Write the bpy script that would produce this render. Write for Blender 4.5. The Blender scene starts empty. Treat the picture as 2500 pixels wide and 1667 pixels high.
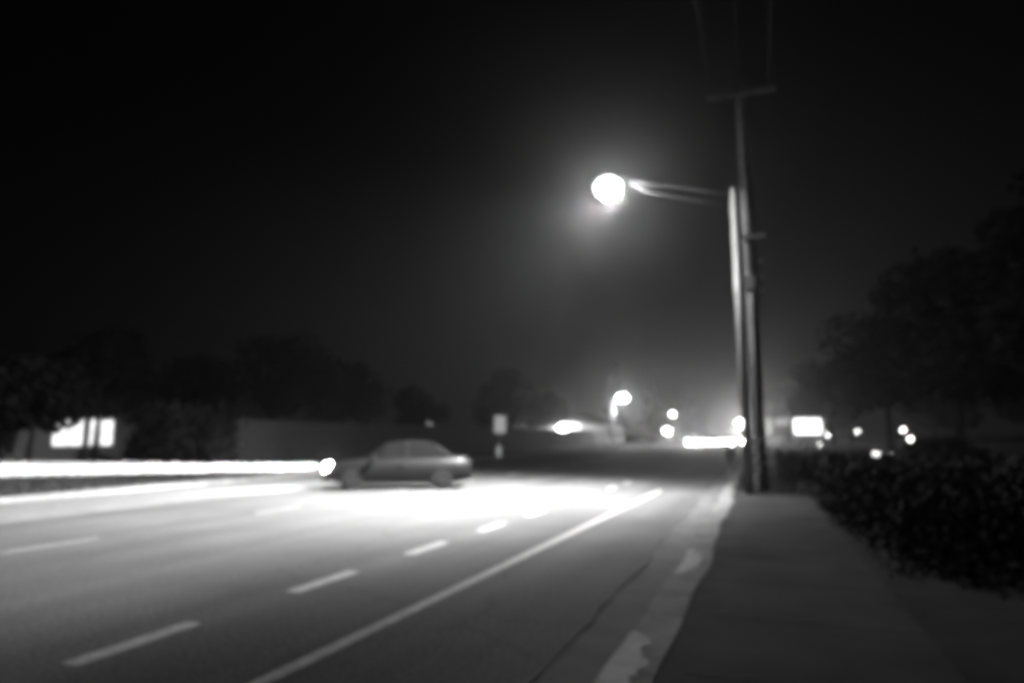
import bpy, bmesh, math, random
from mathutils import Vector, Matrix
random.seed(7)
R = math.radians
S = bpy.context.scene
COL = S.collection

# ---------------------------------------------------------------- camera
cam_d = bpy.data.cameras.new('camera'); cam = bpy.data.objects.new('camera', cam_d); COL.objects.link(cam)
cam.location = (0, 0, 1.65)
cam.rotation_euler = (R(90 + 8.19), 0, R(20.4))
cam_d.sensor_width = 36; cam_d.lens = 36 * 1500 / 2352
cam_d.clip_start = 0.05; cam_d.clip_end = 6000
cam_d.dof.use_dof = True; cam_d.dof.focus_distance = 1.1; cam_d.dof.aperture_fstop = 2.0   # slightly misfocused hand-held shot
S.camera = cam

# ---------------------------------------------------------------- world: night sky
w = bpy.data.worlds.new('World'); S.world = w; w.use_nodes = True
nt = w.node_tree; nt.nodes.clear()
# light-polluted night: a dim glow hugging the horizon, strongest up the road, black overhead
N = nt.nodes.new; Lk = nt.links.new
def mth(op, a, b=None, clamp=False):
    k = N('ShaderNodeMath'); k.operation = op; k.use_clamp = clamp
    for i, q in enumerate((a, b)):
        if q is None: continue
        if isinstance(q, (int, float)): k.inputs[i].default_value = q
        else: Lk(q, k.inputs[i])
    return k.outputs[0]
tcw = N('ShaderNodeTexCoord'); sx = N('ShaderNodeSeparateXYZ'); Lk(tcw.outputs['Generated'], sx.inputs[0])
up_ = mth('ABSOLUTE', sx.outputs[2])
el = mth('POWER', 2.718, mth('MULTIPLY', mth('MULTIPLY', up_, up_), -1 / (0.33 ** 2)))       # falls off with height
dot = mth('ADD', mth('MULTIPLY', sx.outputs[0], -0.16), mth('MULTIPLY', sx.outputs[1], 0.987))
az = mth('POWER', mth('MAXIMUM', dot, 0.0), 5.0)
nzw = N('ShaderNodeTexNoise'); nzw.inputs['Scale'].default_value = 2.0; nzw.inputs['Detail'].default_value = 3; Lk(tcw.outputs['Generated'], nzw.inputs['Vector'])
val = mth('MULTIPLY', mth('MULTIPLY', el, az), mth('ADD', mth('MULTIPLY', nzw.outputs[0], 0.5), 0.75))
bg = N('ShaderNodeBackground'); wo = N('ShaderNodeOutputWorld')
Lk(mth('ADD', mth('MULTIPLY', val, 0.011), 0.0004), bg.inputs[1]); Lk(bg.outputs[0], wo.inputs[0]); bg.inputs[0].default_value = (1, 1, 1, 1)
w.cycles.sampling_method = 'NONE'

# ---------------------------------------------------------------- exposure / film softness
S.view_settings.view_transform = 'Standard'; S.view_settings.look = 'None'
S.view_settings.exposure = 0; S.view_settings.gamma = 1
S.render.engine = 'CYCLES'
S.cycles.use_denoising = True
S.cycles.filter_width = 5.0; S.cycles.pixel_filter_type = 'BLACKMAN_HARRIS'
S.cycles.sample_clamp_indirect = 0.5; S.cycles.sample_clamp_direct = 0
S.cycles.max_bounces = 4; S.cycles.diffuse_bounces = 2; S.cycles.glossy_bounces = 2; S.cycles.volume_bounces = 1
S.cycles.caustics_reflective = False; S.cycles.caustics_refractive = False

# ---------------------------------------------------------------- helpers
def g3(v): return (v, v, v, 1)

def mat(name, v, rough=0.8, var=0.25, scale=3.0, bump=0.0, metal=0.0, spec=0.4, detail=6, v2=None):
    m = bpy.data.materials.new(name); m.use_nodes = True
    t = m.node_tree; b = t.nodes['Principled BSDF']
    b.inputs['Roughness'].default_value = rough; b.inputs['Metallic'].default_value = metal
    b.inputs['Specular IOR Level'].default_value = spec
    tc = t.nodes.new('ShaderNodeTexCoord'); n = t.nodes.new('ShaderNodeTexNoise')
    n.inputs['Scale'].default_value = scale; n.inputs['Detail'].default_value = detail; n.inputs['Roughness'].default_value = 0.65
    t.links.new(tc.outputs['Object'], n.inputs['Vector'])
    r = t.nodes.new('ShaderNodeValToRGB')
    r.color_ramp.elements[0].position = 0.3; r.color_ramp.elements[1].position = 0.7
    r.color_ramp.elements[0].color = g3(v * (1 - var)); r.color_ramp.elements[1].color = g3((v2 or v) * (1 + var))
    t.links.new(n.outputs[0], r.inputs[0]); t.links.new(r.outputs[0], b.inputs['Base Color'])
    if bump:
        n2 = t.nodes.new('ShaderNodeTexNoise'); n2.inputs['Scale'].default_value = scale * 14; n2.inputs['Detail'].default_value = 3
        t.links.new(tc.outputs['Object'], n2.inputs['Vector'])
        bp = t.nodes.new('ShaderNodeBump'); bp.inputs['Strength'].default_value = bump; bp.inputs['Distance'].default_value = 0.02
        t.links.new(n2.outputs[0], bp.inputs['Height']); t.links.new(bp.outputs[0], b.inputs['Normal'])
    return m

def emit(name, s, sampling=True):
    m = bpy.data.materials.new(name); m.use_nodes = True
    b = m.node_tree.nodes['Principled BSDF']
    b.inputs['Base Color'].default_value = g3(0.6)
    b.inputs['Emission Color'].default_value = g3(1); b.inputs['Emission Strength'].default_value = s
    if not sampling: m.cycles.emission_sampling = 'NONE'
    return m

def asphalt():
    """worn asphalt: aggregate grain, long tyre-polished bands, patches and hairline cracks"""
    m = bpy.data.materials.new('asphalt'); m.use_nodes = True
    t = m.node_tree; N = t.nodes.new; L = t.links.new; b = t.nodes['Principled BSDF']
    geo = N('ShaderNodeNewGeometry')
    n1 = N('ShaderNodeTexNoise'); n1.inputs['Scale'].default_value = 0.35; n1.inputs['Detail'].default_value = 5
    mp = N('ShaderNodeMapping'); mp.inputs['Scale'].default_value = (1.1, 0.06, 1)
    n2 = N('ShaderNodeTexNoise'); n2.inputs['Scale'].default_value = 1.2; n2.inputs['Detail'].default_value = 4
    n3 = N('ShaderNodeTexNoise'); n3.inputs['Scale'].default_value = 26; n3.inputs['Detail'].default_value = 3
    L(geo.outputs['Position'], n1.inputs['Vector']); L(geo.outputs['Position'], mp.inputs['Vector']); L(mp.outputs[0], n2.inputs['Vector'])
    L(geo.outputs['Position'], n3.inputs['Vector'])
    v = N('ShaderNodeTexVoronoi'); v.feature = 'DISTANCE_TO_EDGE'; v.inputs['Scale'].default_value = 0.4
    nd = N('ShaderNodeTexNoise'); nd.inputs['Scale'].default_value = 1.3; nd.inputs['Detail'].default_value = 6
    L(geo.outputs['Position'], nd.inputs['Vector'])
    mx = N('ShaderNodeMix'); mx.data_type = 'VECTOR'; mx.inputs['Factor'].default_value = 0.35
    L(geo.outputs['Position'], mx.inputs[4]); L(nd.outputs['Color'], mx.inputs[5]); L(mx.outputs[1], v.inputs['Vector'])
    cr = N('ShaderNodeMapRange'); cr.inputs['From Max'].default_value = 0.012; cr.inputs['To Min'].default_value = 0.8; cr.inputs['To Max'].default_value = 1
    L(v.outputs['Distance'], cr.inputs['Value'])
    def mul(a, bb):
        k = N('ShaderNodeMath'); k.operation = 'MULTIPLY'
        for i, s in enumerate((a, bb)):
            if isinstance(s, (int, float)): k.inputs[i].default_value = s
            else: L(s, k.inputs[i])
        return k.outputs[0]
    def rng(s, lo, hi):
        k = N('ShaderNodeMapRange'); k.inputs['From Min'].default_value = 0.3; k.inputs['From Max'].default_value = 0.7
        k.inputs['To Min'].default_value = lo; k.inputs['To Max'].default_value = hi; L(s, k.inputs['Value']); return k.outputs[0]
    o = mul(mul(rng(n1.outputs[0], 0.75, 1.25), rng(n2.outputs[0], 0.8, 1.2)), mul(rng(n3.outputs[0], 0.5, 1.5), cr.outputs[0]))
    o = mul(o, ROAD_ALBEDO)
    cb = N('ShaderNodeCombineColor'); [L(o, cb.inputs[i]) for i in range(3)]
    L(cb.outputs[0], b.inputs['Base Color'])
    b.inputs['Roughness'].default_value = 0.8; b.inputs['Specular IOR Level'].default_value = 0.25
    bp = N('ShaderNodeBump'); bp.inputs['Strength'].default_value = 0.5; bp.inputs['Distance'].default_value = 0.01
    L(n3.outputs[0], bp.inputs['Height']); L(bp.outputs[0], b.inputs['Normal'])
    return m

ROAD_ALBEDO = 0.13
M = dict(
    asphalt=asphalt(),
    paint=mat('road_paint', 0.55, 0.6, 0.4, 9, 0.2),
    worn_paint=mat('worn_paint', 0.42, 0.7, 0.35, 9, 0.2),
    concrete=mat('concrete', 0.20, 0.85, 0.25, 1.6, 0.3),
    headlit_paving=mat('headlit_paving', 0.26, 0.85, 0.25, 2.2, 0.3),  # paler tone carries the headlight glow on the far lane
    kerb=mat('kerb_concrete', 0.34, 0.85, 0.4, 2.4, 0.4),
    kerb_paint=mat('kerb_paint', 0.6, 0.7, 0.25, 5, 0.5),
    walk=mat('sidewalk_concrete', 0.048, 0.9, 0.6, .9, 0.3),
    gravel=mat('gravel', 0.038, 0.95, 0.5, 1.4, 0.8),
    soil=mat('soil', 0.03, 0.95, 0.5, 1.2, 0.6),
    grass=mat('grass', 0.05, 0.9, 0.5, 2.5),
    ground=mat('ground', 0.035, 0.95, 0.4, 0.4, 0.3),
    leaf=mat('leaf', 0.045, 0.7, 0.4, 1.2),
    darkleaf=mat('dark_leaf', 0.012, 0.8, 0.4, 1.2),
    bark=mat('bark', 0.06, 0.95, 0.4, 6, 0.6),
    galv=mat('galvanised_steel', 0.58, 0.5, 0.12, 6, 0, 0.15),
    arm_steel=mat('arm_steel', 0.16, 0.7, 0.15, 8),
    steel=mat('painted_steel', 0.3, 0.5, 0.15, 8, 0, 0.2),
    wood=mat('weathered_wood', 0.13, 0.9, 0.45, 5, 0.8),
    fence=mat('fence_boards', 0.12, 0.9, 0.3, 3, 0.4),
    white=mat('white_paint', 0.75, 0.5, 0.08, 4),
    reflective=mat('reflective_sheeting', 0.8, 0.35, 0.06, 9),
    car=mat('white_car_paint', 0.72, 0.22, 0.03, 3, 0, 0, 0.6),
    darkcar=mat('dark_car_paint', 0.012, 0.4, 0.1, 3, 0, 0, 0.35),
    glass=mat('dark_glass', 0.015, 0.08, 0.1, 2, 0, 0, 0.7),
    rubber=mat('rubber', 0.02, 0.8, 0.1, 8),
    chrome=mat('chrome', 0.6, 0.15, 0.05, 4, 0, 0.95),
    ceramic=mat('ceramic', 0.6, 0.2, 0.05, 4),
    wall=mat('building_wall', 0.4, 0.85, 0.15, 1.2, 0.2),
    roof=mat('roof_shingle', 0.06, 0.9, 0.3, 3, 0.4),
    tail=mat('tail_lens', 0.15, 0.2, 0.05, 4),
    bowl=emit('lamp_glass', 24),
    far_lamp=emit('far_lamp_glass', 60),
    dim_lamp=emit('dim_lamp_glass', 45),
    head=emit('headlight_glass', 500),
    near_head=emit('near_headlight_glass', 260),
    sign_lit=emit('lit_sign_face', 3.2),
    dim_glow=emit('dim_glow_face', 0.3),  # also gives the road sign and bollard an added glow
    window=emit('lit_window', 1.6),
)

class MB:
    def __init__(s): s.bm = bmesh.new()
    def box(s, c, d, rz=0, rx=0, ry=0, bevel=0):
        m = Matrix.Translation(Vector(c)) @ Matrix.Rotation(rz, 4, 'Z') @ Matrix.Rotation(ry, 4, 'Y') @ Matrix.Rotation(rx, 4, 'X') @ Matrix.Diagonal((d[0], d[1], d[2], 1))
        r = bmesh.ops.create_cube(s.bm, size=1, matrix=m)
        if bevel:
            es = {e for v in r['verts'] for e in v.link_edges}
            bmesh.ops.bevel(s.bm, geom=list(es), offset=bevel, segments=2, affect='EDGES')
        return s
    def tube(s, pts, rad, n=12, caps=True):
        pts = [Vector(p) for p in pts]; rings = []
        rr = rad if isinstance(rad, (list, tuple)) else [rad] * len(pts)
        up = Vector((0, 0, 1))
        for i, p in enumerate(pts):
            d = (pts[min(i + 1, len(pts) - 1)] - pts[max(i - 1, 0)]).normalized()
            a = d.cross(up) if abs(d.z) < 0.95 else d.cross(Vector((0, 1, 0)))
            a.normalize(); b = d.cross(a).normalized()
            rings.append([s.bm.verts.new(p + (a * math.cos(2 * math.pi * k / n) + b * math.sin(2 * math.pi * k / n)) * rr[i]) for k in range(n)])
        for q, r2 in zip(rings, rings[1:]):
            for k in range(n): s.bm.faces.new((q[k], q[(k + 1) % n], r2[(k + 1) % n], r2[k]))
        if caps: s.bm.faces.new(rings[0][::-1]); s.bm.faces.new(rings[-1])
        return s
    def loft(s, rings):
        vs = [[s.bm.verts.new(p) for p in r] for r in rings]; n = len(vs[0])
        for q, r2 in zip(vs, vs[1:]):
            for k in range(n): s.bm.faces.new((q[k], q[(k + 1) % n], r2[(k + 1) % n], r2[k]))
        s.bm.faces.new(vs[0][::-1]); s.bm.faces.new(vs[-1]); return s
    def quad(s, *p): s.bm.faces.new([s.bm.verts.new(q) for q in p]); return s
    def ball(s, c, r, sx=1, sy=1, sz=1, seg=16):
        bmesh.ops.create_uvsphere(s.bm, u_segments=seg, v_segments=seg // 2, radius=r,
            matrix=Matrix.Translation(Vector(c)) @ Matrix.Diagonal((sx, sy, sz, 1))); return s
    def build(s, name, m, parent=None, smooth=False):
        bmesh.ops.recalc_face_normals(s.bm, faces=s.bm.faces[:])
        me = bpy.data.meshes.new(name); s.bm.to_mesh(me); s.bm.free()
        if smooth:
            for p in me.polygons: p.use_smooth = True
        me.materials.append(m)
        o = bpy.data.objects.new(name, me); COL.objects.link(o)
        if parent: o.parent = parent
        return o

def tag(o, label=None, cat=None, group=None, kind=None):
    for k, v in (('label', label), ('category', cat), ('group', group), ('kind', kind)):
        if v: o[k] = v
    return o
def thing(name, loc, label, cat, rz=0, group=None):
    o = bpy.data.objects.new(name, None); COL.objects.link(o); o.location = loc; o.rotation_euler = (0, 0, rz)
    o.empty_display_size = 0.3
    return tag(o, label, cat, group)
def struct(name, mb, m): return tag(mb.build(name, m), kind='structure')
def copy_tree(o, parent=None):
    c = o.copy(); COL.objects.link(c)
    if parent: c.parent = parent
    for ch in list(o.children): copy_tree(ch, c)
    return c
def lamp(name, kind, loc, power, radius, parent=None, aim=None, cone=None, blend=None):
    d = bpy.data.lights.new(name, kind); d.energy = power; d.shadow_soft_size = radius; d.color = (1, 1, 1)
    o = bpy.data.objects.new(name, d); COL.objects.link(o)
    o.location = loc
    if aim: o.rotation_euler = Vector(aim).to_track_quat('-Z', 'Y').to_euler()
    if cone: d.spot_size = R(cone); d.spot_blend = blend
    if parent: o.parent = parent
    return o

# ================================================================ SETTING
gm = MB(); gm.quad((-1500, -400, -0.06), (1500, -400, -0.06), (1500, 2500, -0.06), (-1500, 2500, -0.06))
struct('ground', gm, M['ground'])
# main road, kerb to kerb (thin slab so the kerb is a real step)
rd = MB(); rd.quad((-17.6, -30, 0), (-1.45, -30, 0), (-1.45, 600, 0), (-17.6, 600, 0)); struct('road', rd, M['asphalt'])
# paler far lane: swept headlight glow put into its colour up to the junction, with slab joints
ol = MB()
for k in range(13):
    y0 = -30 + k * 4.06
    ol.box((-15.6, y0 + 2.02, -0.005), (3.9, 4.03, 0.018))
struct('headlit_lane', ol, M['headlit_paving'])
# right gutter and kerb follow a slightly wavering line
def kx(y): return 0.16 * math.exp(-((y - 4) / 9) ** 2) * -.08 + 0.03 * math.sin(y * 0.9) + 0.02 * math.sin(y * 2.3 + 1)
def strip(xa, xb, za, zb, y0, y1, step=0.35):
    mb = MB(); prev = None; y = y0
    while y <= y1 + 1e-6:
        a = mb.bm.verts.new((xa + kx(y), y, za)); b = mb.bm.verts.new((xb + kx(y), y, zb))
        if prev: mb.bm.faces.new((prev[0], prev[1], b, a))
        prev = (a, b); y += step if y < 30 else 6
    return mb
gs = strip(-1.45, -1.0, 0.004, -0.02, -3, 300); struct('gutter', gs, M['concrete'])
seam = MB()                                                       # raised lip of overlaid asphalt along the gutter
y = -2.0; pts = []
while y < 26: pts.append((-1.47 + kx(y) + random.uniform(-.02, .02), y, 0.0)); y += 0.4
seam.tube(pts, [random.uniform(.015, .035) for _ in pts], 6); struct('gutter_lip', seam, M['concrete'])
kb = MB()
y = -3.0
while y < 120:
    l = 1.5 if y < 30 else 12
    yy = y; a = []
    n = 4
    for i in range(n + 1):
        q = y + l * i / n - (0.012 if i == n else 0); x = kx(q)
        a.append([(-1.0 + x, q, -0.05), (-0.985 + x, q, 0.105), (-0.965 + x, q, 0.13), (-0.64 + x, q, 0.125), (-0.64 + x, q, -0.05)])
    kb.loft(a); y += l
struct('kerb', kb, M['kerb'])
# pale paint worn to two ragged patches on the kerb
for (y0, y1) in ((3.6, 5.4), (7.7, 9.4)):
    mb = MB(); a = []
    for i in range(26):
        t_ = i / 25; q = y0 + (y1 - y0) * t_; x = kx(q); e = math.sin(math.pi * t_) ** .5
        xr = -0.955 + x + .01 + .26 * e * random.uniform(.55, 1)
        a.append([(-1.004 + x, q, 0.11 - .1 * e * random.uniform(.6, 1)), (-0.99 + x, q, 0.108), (-0.967 + x, q, 0.134), (xr, q, 0.134), (xr, q, 0.10)])
    mb.loft(a); struct('kerb_paint', mb, M['kerb_paint'])
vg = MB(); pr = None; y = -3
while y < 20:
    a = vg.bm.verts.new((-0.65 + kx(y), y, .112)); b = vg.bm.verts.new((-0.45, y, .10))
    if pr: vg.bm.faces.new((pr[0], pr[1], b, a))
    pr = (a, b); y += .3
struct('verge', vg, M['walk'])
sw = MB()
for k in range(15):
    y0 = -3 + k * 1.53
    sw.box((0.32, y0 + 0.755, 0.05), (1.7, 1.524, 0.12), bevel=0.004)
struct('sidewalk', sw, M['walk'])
yd = MB(); yd.quad((1.17, -5, 0.06), (40, -5, 0.06), (40, 20, 0.06), (1.17, 20, 0.06)); struct('yard', yd, M['gravel'])
yd = MB(); yd.quad((-0.82, 20, 0.07), (40, 20, 0.07), (40, 300, 0.07), (-0.82, 300, 0.07)); struct('grass_field', yd, M['grass'])
# far side: kerb, verge, second kerb line, footway
fk = MB(); fk.box((-17.68, 120, 0.05), (0.16, 300, 0.16), bevel=0.02); struct('far_kerb', fk, M['kerb'])
fv = MB(); fv.quad((-19.0, 25, 0.07), (-17.76, 25, 0.07), (-17.76, 270, 0.07), (-19.0, 270, 0.07)); struct('far_verge', fv, M['grass'])
fw = MB(); fw.box((-19.9, 150, 0.03), (1.8, 250, 0.14)); struct('far_sidewalk', fw, M['concrete'])
fl = MB(); fl.quad((-90, -20, 0.05), (-17.76, -20, 0.05), (-17.76, 25, 0.05), (-90, 25, 0.05)); struct('far_lawn', fl, M['ground'])
# lane markings
def mark(x0, x1, y0, y1, m, name='lane_dash'):
    mb = MB(); n = max(2, int((y1 - y0) / 0.25) + 1); n = min(n, 60); pr = None
    for i in range(n):
        q = y0 + (y1 - y0) * i / (n - 1)
        j = 0.006
        a = mb.bm.verts.new((x0 + random.uniform(-j, j), q, 0.004)); b = mb.bm.verts.new((x1 + random.uniform(-j, j), q, 0.004))
        if pr: mb.bm.faces.new((pr[0], pr[1], b, a))
        pr = (a, b)
    return struct(name, mb, m)
ed = MB(); pr = None
for i in range(120):
    q = -3 + i * 0.2
    x = -3.31 + 0.022 * q
    a = ed.bm.verts.new((x - .065, q, .004)); b = ed.bm.verts.new((x + .065, q, .004))
    if pr: ed.bm.faces.new((pr[0], pr[1], b, a))
    pr = (a, b)
struct('edge_line', ed, M['paint'])
for k in range(9):
    y0 = 3.6 + k * 2.4
    x = -4.86 + 0.022 * y0
    mark(x - .09, x + .09, y0, y0 + 1.15, M['paint'])
for k in range(9):
    y0 = 1.35 + k * 5.1
    mark(-10.2, -10.09, y0, y0 + 1.5, M['worn_paint'])
ll = MB(); ll.quad((-9.98, 26, .004), (-9.88, 26, .004), (-9.88, 140, .004), (-9.98, 140, .004)); struct('centre_line', ll, M['worn_paint'])

# grass blades on both verges (uncountable)
def blades(name, n, area, h, m, z=0.07):
    mb = MB()
    for _ in range(n):
        x = random.uniform(*area[0]); y = random.uniform(area[1][0], area[1][1])
        a = random.uniform(0, math.pi); hh = h * random.uniform(.4, 1.3); wd = random.uniform(.008, .02) * (1 + h * 3)
        dx, dy = math.cos(a) * wd, math.sin(a) * wd; t = (x + random.uniform(-.4, .4) * hh, y + random.uniform(-.4, .4) * hh, z + hh)
        mb.bm.faces.new([mb.bm.verts.new(p) for p in ((x - dx, y - dy, z), (x + dx, y + dy, z), t)])
    return tag(mb.build(name, m), kind='stuff')
tag(blades('far_grass', 9000, ((-26, -17.8), (12, 30)), 0.22, M['grass'], 0.05), 'dark rough grass beyond the far kerb', 'grass')
tag(blades('field_grass', 5000, ((-0.7, 8), (19.95, 27)), 0.22, M['grass'], 0.07), 'rough dark grass behind the utility pole', 'grass')
tag(blades('unlit_ground_cover', 9000, ((1.3, 7), (8.5, 20)), 0.05, M['darkleaf'], 0.08), 'dark cover standing in for unlit ground right of the sidewalk', 'ground cover')  # near-black blades make this ground read as unlit

# ================================================================ MAIN STREET LAMP
LX, LY, LZ = -4.08, 19.0, 9.22
sl = thing('street_lamp', (-0.28, 19.0, 0), 'tall steel street lamp with long arm and blazing head over the road', 'street lamp')
p = MB(); p.tube([(0, 0, 0.06), (0, 0, 8.6)], [0.125, 0.095], 20); p.build('pole', M['galv'], sl, True)
p = MB(); p.tube([(0, 0, 0.0), (0, 0, 0.12)], [0.24, 0.22], 20); p.build('base_plate', M['steel'], sl)
p = MB(); p.ball((0, 0, 8.6), 0.1, 1, 1, .6); p.build('pole_cap', M['galv'], sl, True)
arm = MB()
ap = [(-0.02, 0, 8.45), (-0.8, 0, 8.68), (-1.6, 0, 8.91), (-2.4, 0, 9.13), (-3.1, 0, 9.32)]
arm.tube(ap, [.04, .038, .035, .032, .03], 10); arm.build('arm', M['arm_steel'], sl, True)
br = MB(); br.tube([(-0.02, 0, 8.1), (-0.9, 0, 8.38), (-1.8, 0, 8.66), (-2.5, 0, 8.9), (-3.0, 0, 9.25)], .018, 8); br.build('brace', M['arm_steel'], sl, True)
hd = MB()
hd.loft([[(x, w_ * math.cos(t), 9.33 + h_ * max(-.35, math.sin(t))) for t in [2 * math.pi * k / 16 for k in range(16)]]
         for x, w_, h_ in ((-3.0, .05, .05), (-3.15, .12, .1), (-3.35, .22, .13), (-3.8, .24, .14), (-4.05, .17, .1), (-4.12, .05, .05))])
hd.build('lamp_head', M['steel'], sl, True)
gb = MB(); gb.ball((-3.63, 0, 9.16), .37, 1.05, 1, .85, 24); gb.build('lamp_glass', M['bowl'], sl, True)
sh = MB(); sh.box((-3.17, .27, 9.13), (.012, .49, .76)); sh.build('added_shade_plate', M['steel'], sl)  # plate added to keep lamp light off the upper utility pole
lamp('lamp_glow', 'POINT', (-3.63, 0, 8.78), 2100, .06, sl)
lamp('lamp_beam', 'SPOT', (-3.7, -.1, 8.8), 26000, .12, sl, aim=(-1.0, -0.85, -1), cone=84, blend=1)
lamp('lamp_beam', 'SPOT', (-3.63, 0, 8.8), 11500, .12, sl, aim=(-.35, -0.1, -1), cone=112, blend=1)
lamp('lamp_beam', 'SPOT', (-3.8, 0, 8.8), 20000, .12, sl, aim=(-.75, -0.3, -1), cone=120, blend=1)

# ================================================================ UTILITY POLE
up = thing('utility_pole', (0.04, 19.6, 0), 'thick weathered wooden utility pole standing beside the steel lamp pole', 'utility pole')
p = MB(); rings = []
for i in range(30):
    z = 12.5 * i / 29 - (0.3 if i == 0 else 0); r = .19 - .06 * z / 12.5
    rings.append([(r * (1 + .02 * math.sin(5 * a + z)) * math.cos(a), r * (1 + .02 * math.cos(3 * a + z * 2)) * math.sin(a), z) for a in [2 * math.pi * k / 24 for k in range(24)]])
p.loft(rings); p.build('pole', M['wood'], up, True)
p = MB(); p.tube([(-.03, -.19, 0.1), (-.03, -.17, 5.6)], .03, 8); p.build('riser_pipe', M['steel'], up, True)
for z in (5.75, 6.15, 6.62):
    p = MB(); p.tube([(.12, -.02, z), (.3, -.03, z)], .012, 6); b = p.build('bracket', M['steel'], up)
    q = MB(); q.tube([(.3, -.03, z - .05), (.3, -.03, z - .02), (.3, -.03, z + .01), (.3, -.03, z + .05)], [.03, .045, .045, .025], 10); q.build('insulator', M['ceramic'], b, True)
p = MB(); p.box((-.02, -.2, 5.95), (.26, .18, .42), bevel=.02); p.build('splice_box', M['galv'], up)
p = MB(); p.tube([(-.02, -.2, 5.7), (.02, -.23, 5.45), (-.03, -.22, 5.2), (.0, -.2, 5.0)], .014, 6); p.build('cable_loop', M['galv'], up, True)
for z in (7.3, 11.7):
    p = MB(); p.box((0, -.2, z), (1.9 if z > 8 else .9, .09, .11)); p.build('crossarm', M['wood'], up)
for z in (1.48, 1.09, .74):
    p = MB(); p.box((-.14, -.235, z), (.26, .012, .2), bevel=.004); q = p.build('marker_plate', M['reflective'], up)
for z in (1.55, 1.24, .9):
    p = MB(); p.box((.16, -.215, z), (.3, .012, .06), bevel=.004); p.build('marker_strip', M['reflective'], up)
for k, (x0, z0) in enumerate(((-.8, 11.8), (.8, 11.8), (0, 12.4))):
    p = MB(); pts = []
    for i in range(25):
        t = i / 24; pts.append((x0 - .02, 19.6 - 45 + 90 * t, z0 - 1.1 * (1 - (abs((t * 2) % 1 * 2 - 1)) ** 2)))
    p.tube(pts, .007, 5); tag(p.build('overhead_cable', M['rubber']), ('dark overhead cable on the street side of the wooden pole', 'dark overhead cable on the far side of the wooden pole', 'dark overhead cable tied to the top of the wooden pole')[k], 'cable', 'overhead cables')

# push button box on the lamp pole
pb = thing('crossing_button_box', (-.7, 18.85, 0), 'small pale cabinet on a short post left of the lamp pole', 'cabinet')
p = MB(); p.tube([(0, 0, 0), (0, 0, 1.02)], .03, 10); p.build('post', M['galv'], pb)
p = MB(); p.box((0, 0, 1.18), (.24, .14, .34), bevel=.02); p.build('housing', M['white'], pb)
p = MB(); p.tube([(0, -.07, 1.2), (0, -.1, 1.2)], .04, 12); p.build('button', M['chrome'], pb)

# ================================================================ CARS
def make_car(label, paint, headm, group=None):
    """saloon, nose towards -Y local (length 4.5)"""
    t = thing('car', (0, 0, 0), label, 'car', 0, group)
    st = [(-2.25, .42, .60, .62), (-2.15, .30, .70, .78), (-1.75, .22, .82, .86), (-.95, .2, .93, .89), (0, .2, .95, .9), (1.1, .2, .96, .9), (1.8, .24, .98, .87), (2.15, .32, .96, .8), (2.25, .45, .88, .7)]
    p = MB(); p.loft([[(-w_, y_, zb), (-w_ * 1.02, y_, (zb + zt) / 2), (-w_ * .97, y_, zt - .06), (-w_ * .86, y_, zt), (0, y_, zt + .03), (w_ * .86, y_, zt), (w_ * .97, y_, zt - .06), (w_ * 1.02, y_, (zb + zt) / 2), (w_, y_, zb)] for y_, zb, zt, w_ in st])
    body = p.build('body', paint, t, True)
    p = MB(); p.loft([[(-w_, y_, z0), (-w_ * .83, y2, z1), (w_ * .83, y2, z1), (w_, y_, z0)] for y_, y2, z0, z1, w_ in ((-1.0, -.98, .93, .95, .78), (-.45, -.35, .95, 1.36, .78), (.2, .2, .95, 1.45, .78), (.95, .85, .95, 1.42, .78), (1.75, 1.7, .96, 1.0, .76))])
    p.build('windows', M['glass'], t)
    p = MB(); p.loft([[(-w_, y_, z), (-w_ * .9, y_, z + .035), (w_ * .9, y_, z + .035), (w_, y_, z)] for y_, z, w_ in ((-.42, 1.36, .63), (.2, 1.45, .66), (.95, 1.42, .64), (1.2, 1.3, .62))]); p.build('roof', paint, t)
    for s in (-1, 1):
        for ya, yb, z1 in ((-1.0, -.4, 1.37), (.22, .2, 1.45), (1.7, 1.15, 1.34)):
            p = MB(); p.tube([(s * .77, ya, .95), (s * .655, yb, z1)], .03, 6); p.build('pillar', paint, t)
        for y_ in (-1.4, 1.35):
            p = MB(); p.tube([(s * .72, y_, .32), (s * .915, y_, .32)], .32, 20); wh = p.build('wheel', M['rubber'], t)
            q = MB(); q.tube([(s * .9, y_, .32), (s * .93, y_, .32)], .2, 16); q.build('rim', M['chrome'], wh)
        p = MB(); p.ball((s * .6, -2.17, .66), .16, 1.1, .55, .7); p.build('headlight', headm, t, True)
        p = MB(); p.box((s * .66, 2.21, .8), (.24, .08, .13), bevel=.02); p.build('tail_light', M['tail'], t)
        p = MB(); p.ball((s * .98, -.72, .98), .1, 1, .6, .75); p.build('mirror', paint, t, True)
        p = MB(); p.box((s * .925, .1, .78), (.02, .16, .03)); p.build('door_handle', M['chrome'], t)
    p = MB(); p.box((0, -2.24, .5), (.7, .06, .16), bevel=.02); p.build('grille', M['rubber'], t)
    p = MB(); p.box((0, -2.2, .34), (1.5, .16, .14), bevel=.04); p.build('bumper', paint, t)
    p = MB(); p.box((0, 2.22, .4), (1.5, .14, .16), bevel=.04); p.build('bumper', paint, t)
    return t
turning = make_car('dark car with glaring headlights turning off the far lane at left', M['darkcar'], M['near_head'])
hx, hy = -.86, -.51                                     # heading
turning.location = (-12.75 - hx * 2.25, 17.5 - hy * 2.25, 0.004); turning.rotation_euler = (0, 0, math.atan2(hx, -hy))
HB = 1.1e9
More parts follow.
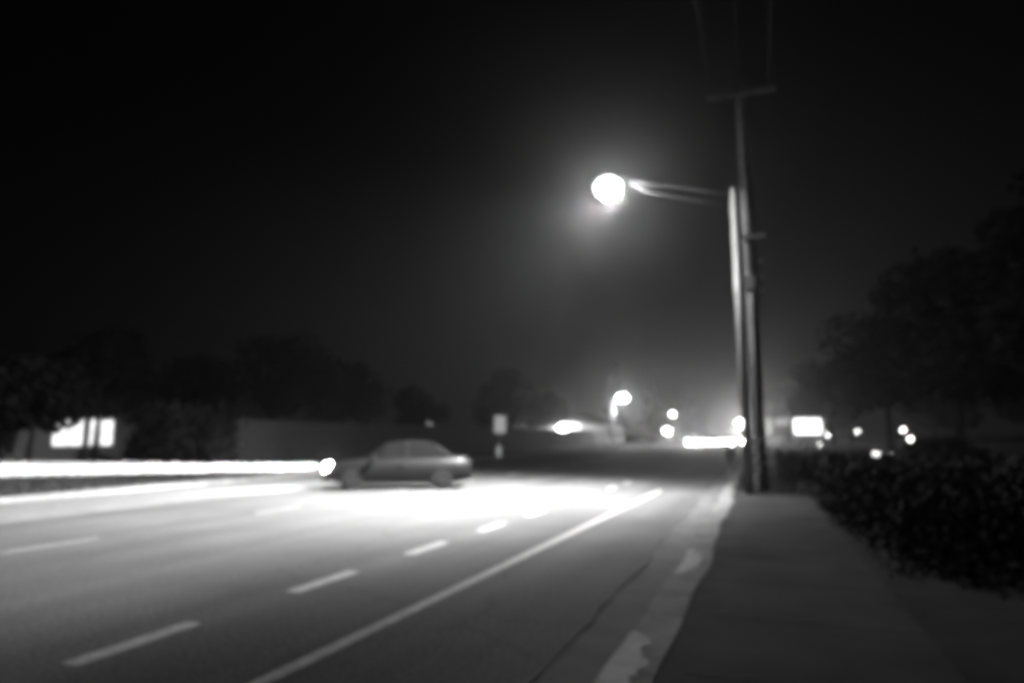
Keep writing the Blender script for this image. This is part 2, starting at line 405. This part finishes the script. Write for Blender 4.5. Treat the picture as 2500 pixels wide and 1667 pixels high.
for s in (-1, 1):
    lamp('main_beam', 'SPOT', (s * .6, -2.34, .68), HB, .08, turning, aim=(0, -1, 0.0), cone=2.7, blend=.5)
    lamp('dipped_beam', 'SPOT', (s * .6, -2.34, .68), 1200, .05, turning, aim=(0, -1, -.22), cone=62, blend=1)

oncoming = [(-9.4, 108, 'leftmost'), (-7.6, 112, 'second from left'), (-6.0, 104, 'third from left'), (-4.4, 111, 'fourth from left'), (-4.6, 131, 'small and farthest, second from right'), (-3.2, 122, 'rightmost')]
proto = None
for x, y, nm in oncoming:
    c = make_car('', M['darkcar'], M['head'], 'oncoming cars in the distance') if proto is None else copy_tree(proto)
    proto = proto or c
    c.location = (x, y, 0); c['label'] = nm + ' of the far oncoming cars with lit headlights'
lamp('traffic_glow', 'POINT', (0, -2.6, .9), 2500, .1, proto)
side = make_car('dark parked car half hidden behind the hedge at right', M['darkcar'], M['dim_lamp'])
side.location = (7.6, 36, 0.08); side.rotation_euler = (0, 0, R(-75))

# ================================================================ SIGNS AND FAR LAMPS
bs = thing('lit_sign', (4.6, 69.8, 0), 'large glowing white box sign on two posts at right', 'sign')
p = MB(); p.box((0, 0, 2.52), (2.5, .3, 1.55), bevel=.04); p.build('cabinet', M['steel'], bs)
p = MB(); p.box((0, -.17, 2.52), (2.4, .05, 1.45), bevel=.02); p.build('sign_face', M['sign_lit'], bs)
for x in (-.7, .9):
    p = MB(); p.box((x, .0, .87), (.14, .14, 1.75)); p.build('post', M['galv'], bs)
rs = thing('road_sign', (-18.3, 46.6, 0), 'rectangular road sign with an added glow on a thin post before the fence', 'sign', R(22))
p = MB(); p.box((0, -.04, 2.5), (.85, .02, 1.3), bevel=.008); p.build('sign_plate', M['dim_glow'], rs)  # faint emission added so the plate shows as if lit
p = MB(); p.box((0, 0, 1.55), (.07, .05, 3.1)); p.build('post', M['galv'], rs)
mp = thing('bollard', (-18.0, 45.6, 0.1), 'short bollard with an added glow at the foot of the road sign', 'bollard')
p = MB(); p.tube([(0, 0, 0), (0, 0, .8)], .14, 12); p.build('post', M['dim_glow'], mp)  # no lamp inside; emission added so the post shows as lit
p = MB(); p.ball((0, 0, .8), .12, 1, 1, .5); p.build('cap', M['white'], mp, True)
sp = thing('small_sign', (-33, 63.3, 0), 'small pale sign peeking above the far fence', 'sign', R(30))
p = MB(); p.box((0, 0, 3.0), (.75, .05, .8), bevel=.01); p.build('sign_plate', M['dim_glow'], sp)
p = MB(); p.box((0, .05, 1.4), (.08, .05, 2.8)); p.build('post', M['galv'], sp)

def make_lamp(loc, h, armv, label, glass, power=0, gr=.28, cat='street lamp', name='street_lamp', polem='galv'):
    t = thing(name, loc, label, cat, 0, 'street lamps in the distance')
    p = MB(); p.tube([(0, 0, 0), (0, 0, h)], [.12, .08], 12); p.build('pole', M[polem], t, True)
    p = MB(); p.tube([(0, 0, h - .2), (armv * .5, 0, h + .1), (armv, 0, h + .15)], .04, 8); p.build('arm', M[polem], t)
    p = MB(); p.ball((armv, 0, h + .18), .35, 1.2, .6, .35); p.build('lamp_head', M['steel'], t, True)
    p = MB(); p.ball((armv, 0, h + .02), gr, 1.1, .8, .6); p.build('lamp_glass', glass, t, True)
    if power: lamp('lamp_glow', 'POINT', (armv, 0, h - gr - .25), power, .15, t)
    return t
make_lamp((-23.0, 111.7, 0), 8.0, 1.7, 'bright street lamp on a white pole beyond the far fence', M['far_lamp'], 4500, .75, polem='white')
make_lamp((-30.5, 105, 0), 2.9, .4, 'low bright lamp beside the long low building', M['far_lamp'], 2500, .75, name='path_lamp')
make_lamp((-2.2, 190, 0), 5.0, -1.2, 'brightest far lamp low over the oncoming cars', M['far_lamp'], 26000, 1.5)
make_lamp((-16.6, 149, 0), 6.4, -.8, 'thin distant lamp above the road left of the oncoming cars', M['dim_lamp'], 0, .45)
make_lamp((-17.0, 140, 0), 2.6, -.6, 'low distant lamp beneath another left of the oncoming cars', M['far_lamp'], 1500, .55)
for (x, y, z, g, lb) in ((13.4, 148, 1.7, .13, 'pinpoint house lamp just right of the glowing sign'), (18.9, 148.8, 2.4, .13, 'faint house lamp second right of the glowing sign'),
        (26.8, 147.6, 2.6, .2, 'far right house lamp, upper of the pair'), (27.6, 146, .9, .2, 'far right house lamp, lower of the pair'),
        (7.6, 96, .5, .14, 'small low lamp below the glowing sign on its right')):
    t = thing('house_lamp', (x, y, 0), lb, 'lamp', 0, 'small lamps among the dark trees')
    p = MB(); p.tube([(0, 0, 0), (0, 0, z)], .05, 8); p.build('post', M['steel'], t)
    p = MB(); p.ball((0, 0, z + g * .6), g); p.build('lamp_globe', M['dim_lamp'], t, True)
for (x, y, z, sx, sz, lb) in ((2.3, 150, 3.6, 1.7, 3.4, 'dim tall sign panel between the utility pole and the glowing sign'), (5.0, 150, 4.6, 2.6, 1.6, 'dim wide sign panel left of the glowing sign')):
    t = thing('shop_sign', (x, y, 0), lb, 'sign', 0, 'dim shop signs')
    p = MB(); p.box((0, 0, z), (sx, .2, sz), bevel=.05); p.build('sign_face', M['dim_glow'], t)
    p = MB(); p.box((0, .2, z / 2), (.2, .15, z)); p.build('post', M['steel'], t)

# ================================================================ BUILDINGS, FENCE
def hip(mb, x0, x1, y0, y1, z0, z1, o=.5):
    a = [(x0 - o, y0 - o, z0), (x1 + o, y0 - o, z0), (x1 + o, y1 + o, z0), (x0 - o, y1 + o, z0)]
    c = (x1 - x0) / 2; r1 = ((x0 + x1) / 2, y0 + c, z1); r2 = ((x0 + x1) / 2, y1 - c, z1)
    for f in ((a[0], a[1], r1), (a[1], a[2], r2, r1), (a[2], a[3], r2), (a[3], a[0], r1, r2), a[::-1]): mb.bm.faces.new([mb.bm.verts.new(q) for q in f])
hs = thing('house', (-44, 31, 0), 'dark low house at far left with brightly lit windows', 'house')
p = MB(); p.box((0, 0, 1.6), (8, 12, 3.2)); p.build('wall', M['wall'], hs)
p = MB(); hip(p, -4, 4, -6, 6, 3.2, 4.8); p.build('roof', M['roof'], hs)
for yc, wd in ((-2.35, 2.0), (-.15, 1.7)):
    p = MB(); p.box((4.03, yc, 1.85), (.08, wd, 1.75)); f = p.build('window', M['white'], hs)
    q = MB(); q.box((4.08, yc, 1.85), (.03, wd - .16, 1.6)); q.build('pane', M['window'], f)
    q = MB()
    q.box((4.1, yc, 1.85), (.04, .06, 1.6)); q.box((4.1, yc, 1.85), (.042, wd - .16, .05)); q.build('glazing_bar', M['white'], f)
p = MB(); p.box((4.03, 3, 1.1), (.06, 1, 2.1)); p.build('door', M['fence'], hs)
lb = thing('low_building', (-33.5, 126, 0), 'long low building with dark hipped roof beyond the fence', 'building')
p = MB(); p.box((0, 0, 1.9), (12, 38, 3.8)); p.build('wall', M['wall'], lb)
p = MB(); hip(p, -6, 6, -19, 19, 3.8, 6.0, .6); p.build('roof', M['roof'], lb)
for k in range(6):
    p = MB(); p.box((6.02, -15 + k * 6, 1.9), (.06, 1.6, 1.2)); f = p.build('window', M['glass'], lb)
fe = thing('wooden_fence', (-25, 25, 0), 'long tall board fence running along the far side of the road', 'fence')
nb = 0
for s in range(36):
    p = MB(); p.box((0, s * 2.5, 1.3), (.12, .12, 2.6)); p.build('post', M['fence'], fe)
    p = MB()
    for b in range(15):
        hh = 2.4 + random.uniform(-.02, .02); y_ = s * 2.5 + .15 + b * .157
        p.box((.05 + random.uniform(-.004, .004), y_, .08 + hh / 2), (.025, .148, hh))
    p.box((-.02, s * 2.5 + 1.25, .5), (.05, 2.3, .09)); p.box((-.02, s * 2.5 + 1.25, 2.1), (.05, 2.3, .09))
    p.build('board_panel', M['fence'], fe)

# ================================================================ TREES
def leaves(mb, c, rad, n, size):
    for _ in range(n):
        while True:
            v = Vector((random.uniform(-1, 1), random.uniform(-1, 1), random.uniform(-1, 1)))
            if .25 < v.length < 1: break
        p = Vector(c) + Vector((v.x * rad[0], v.y * rad[1], v.z * rad[2]))
        q = Vector((random.gauss(0, 1), random.gauss(0, 1), random.gauss(0, 1))).normalized()
        a = q.orthogonal().normalized() * size * random.uniform(.5, 1.3); b = q.cross(a) * random.uniform(.4, .7)
        mb.bm.faces.new([mb.bm.verts.new(x) for x in (p - a, p + b, p + a, p - b)])
def tree(loc, h, w_, label, m='leaf', n=2600, size=.3, shape='round', group=None):
    t = thing('tree', loc, label, 'tree', random.uniform(0, 6), group)
    tm = MB(); zt = h * .3 if shape == 'round' else h * .12
    tm.tube([(0, 0, -.2), (.05, .03, zt * .6), (.0, .08, zt), (.1, 0, h * .75)], [h * .028, h * .021, h * .017, h * .005], 10)
    cm = MB()
    nc = 16
    for k in range(nc):
        if shape == 'round':
            u = random.uniform(0, 1); a = random.uniform(0, 6.28); z = zt + (h - zt) * (.12 + .76 * u)
            rr = w_ * .5 * math.sqrt(max(.08, 1 - ((u - .38) / .66) ** 2)) * random.uniform(.3, .8)
            c = (rr * math.cos(a), rr * math.sin(a), z); r = w_ * random.uniform(.16, .27); rz = r * .8
            rz = min(rz, h - z)
        else:
            u = k / nc; z = zt + (h - zt) * (.05 + .9 * u); a = random.uniform(0, 6.28); rr = w_ * .18 * (1 - u)
            c = (rr * math.cos(a), rr * math.sin(a), z); r = w_ * .5 * (1 - u * .85) * random.uniform(.7, 1.1); rz = h * .06
        leaves(cm, c, (r, r, rz), n // nc, size)
        tm.tube([(0, .03, zt * .9 + (c[2] - zt) * .35), (c[0] * .5, c[1] * .5, zt + (c[2] - zt) * .7), c], [h * .009, h * .006, h * .002], 6)
    tm.build('trunk', M['bark'], t, True); cm.build('crown', M[m], t)
    return t
LEFT = [(-34, 22.5, 5.6, 5, 'lowest tree at the far left edge beside the lit house'), (-38, 29, 8.4, 7, 'tree behind the lit windows of the left house'),
        (-37, 35, 7.1, 7, 'broad dark tree next right of the lit house'), (-36, 43, 9.9, 9, 'tallest round dark tree behind the near end of the fence'),
        (-34, 49, 8.2, 7, 'dark tree sloping down right of the tallest round one'), (-34, 62.5, 6.9, 6, 'low dark tree above the small pale sign'),
        (-33, 87.5, 11.3, 11, 'broad round tree behind the road sign'), (-30.5, 98, 8.6, 7, 'dark tree between the road sign and the path lamp'),
        (-43, 107, 11, 7, 'small dark tree above the low lamp')]
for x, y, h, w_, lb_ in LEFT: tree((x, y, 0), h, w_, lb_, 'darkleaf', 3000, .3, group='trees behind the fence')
for x, y, h, w_, lb_ in ((-33, 164, 21.5, 7, 'tall narrow tree behind the bright lamp on the white pole'), (-26.5, 181, 19.5, 8, 'tall narrow tree just right of the white lamp pole'),
        (-24, 250, 19.5, 11, 'far tree behind the stacked distant lamps')):
    tree((x, y, 0), h, w_, lb_, 'darkleaf', 2600, .6, 'tall', 'tall trees down the road')
for x, y, h, w_, lb_ in ((6.5, 155, 13.5, 9, 'farthest tree right of the utility pole'), (9.5, 100, 12.8, 11, 'dark tree rising above the glowing sign'), (11.5, 69, 13.5, 12, 'dark tree third along the right-hand row'),
        (13, 53, 14.2, 12, 'big dark tree fourth along the right-hand row'), (15, 44, 15, 13, 'big dark tree fifth along the right-hand row'), (15.5, 34, 14.5, 13, 'tallest dark tree at the right edge')):
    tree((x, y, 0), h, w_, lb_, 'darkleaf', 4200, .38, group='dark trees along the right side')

for x, lb_ in ((20, 'far dark tree just right of the glowing sign, behind the pinpoint lamp'), (36, 'far dark tree behind the pair of house lamps'), (53, 'far dark tree low behind the dark parked car'), (70, 'farthest right of the trees at the back')):
    tree((x, 166, 0), 15, 17, lb_, 'darkleaf', 3000, .8, group='far trees behind the house lamps')

def shrub(loc, dims, label, n, size, m='darkleaf', name='hedge', cat='hedge', group=None):
    t = thing(name, loc, label, cat, 0, group)
    cm = MB(); dx, dy, dz = dims
    for _ in range(n):
        p = Vector((random.uniform(-.5, .5) * dx, random.uniform(-.5, .5) * dy, random.uniform(0.0, 1) ** .8 * dz * (1 + .08 * random.gauss(0, 1))))
        q = Vector((random.gauss(0, 1), random.gauss(0, 1), random.gauss(0, 1))).normalized()
        a = q.orthogonal().normalized() * size * random.uniform(.5, 1.3); b = q.cross(a) * .6
        cm.bm.faces.new([cm.bm.verts.new(x) for x in (p - a, p + b, p + a, p - b)])
    cm.build('foliage', M[m], t)
    for k in range(3):
        x, y = random.uniform(-.4, .4) * dx, random.uniform(-.4, .4) * dy
        sm = MB(); sm.tube([(x, y, -.05), (x * 1.05, y, dz * .8)], [.03, .01], 6); sm.build('stem', M['bark'], t)
    return t
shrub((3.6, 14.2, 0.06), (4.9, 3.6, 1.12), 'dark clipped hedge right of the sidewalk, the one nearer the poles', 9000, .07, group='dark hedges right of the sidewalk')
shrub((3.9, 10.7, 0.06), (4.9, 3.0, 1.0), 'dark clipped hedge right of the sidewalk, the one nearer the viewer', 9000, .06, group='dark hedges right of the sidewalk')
shrub((-34, 28.8, 0.05), (1.2, 1.4, 1.7), 'ragged bush in front of the lit house windows', 900, .14, name='bush', cat='bush', group='dark bushes')
shrub((2.2, 24.5, 0.06), (3.2, 2.5, 1.0), 'dark bush in the grass behind the wooden pole', 3000, .09, name='bush', cat='bush', group='dark bushes')
shrub((-25.3, 24.2, 0.05), (2.6, 4.5, 2.9), 'tall dark bush swallowing the near end of the board fence', 2600, .13, name='bush', cat='bush', group='dark bushes')
shrub((-46, 10, 0.05), (3, 20, 4), 'unseen tall dark bush added outside the left edge to stop the headlight beams', 6000, .25, name='bush', cat='bush', group='dark bushes')  # out of view, added to catch the headlight beams

# ================================================================ NIGHT AIR
hz = MB(); hz.box((0, 250, 29), (700, 760, 62)); h = tag(hz.build('haze', M['white']), kind='stuff')
hm = bpy.data.materials.new('haze'); hm.use_nodes = True; t = hm.node_tree; t.nodes.clear()
o = t.nodes.new('ShaderNodeOutputMaterial'); v = t.nodes.new('ShaderNodeVolumePrincipled')
v.inputs['Color'].default_value = g3(.95); v.inputs['Density'].default_value = 0.0009; v.inputs['Anisotropy'].default_value = .9
t.links.new(v.outputs[0], o.inputs['Volume'])
h.data.materials.clear(); h.data.materials.append(hm)
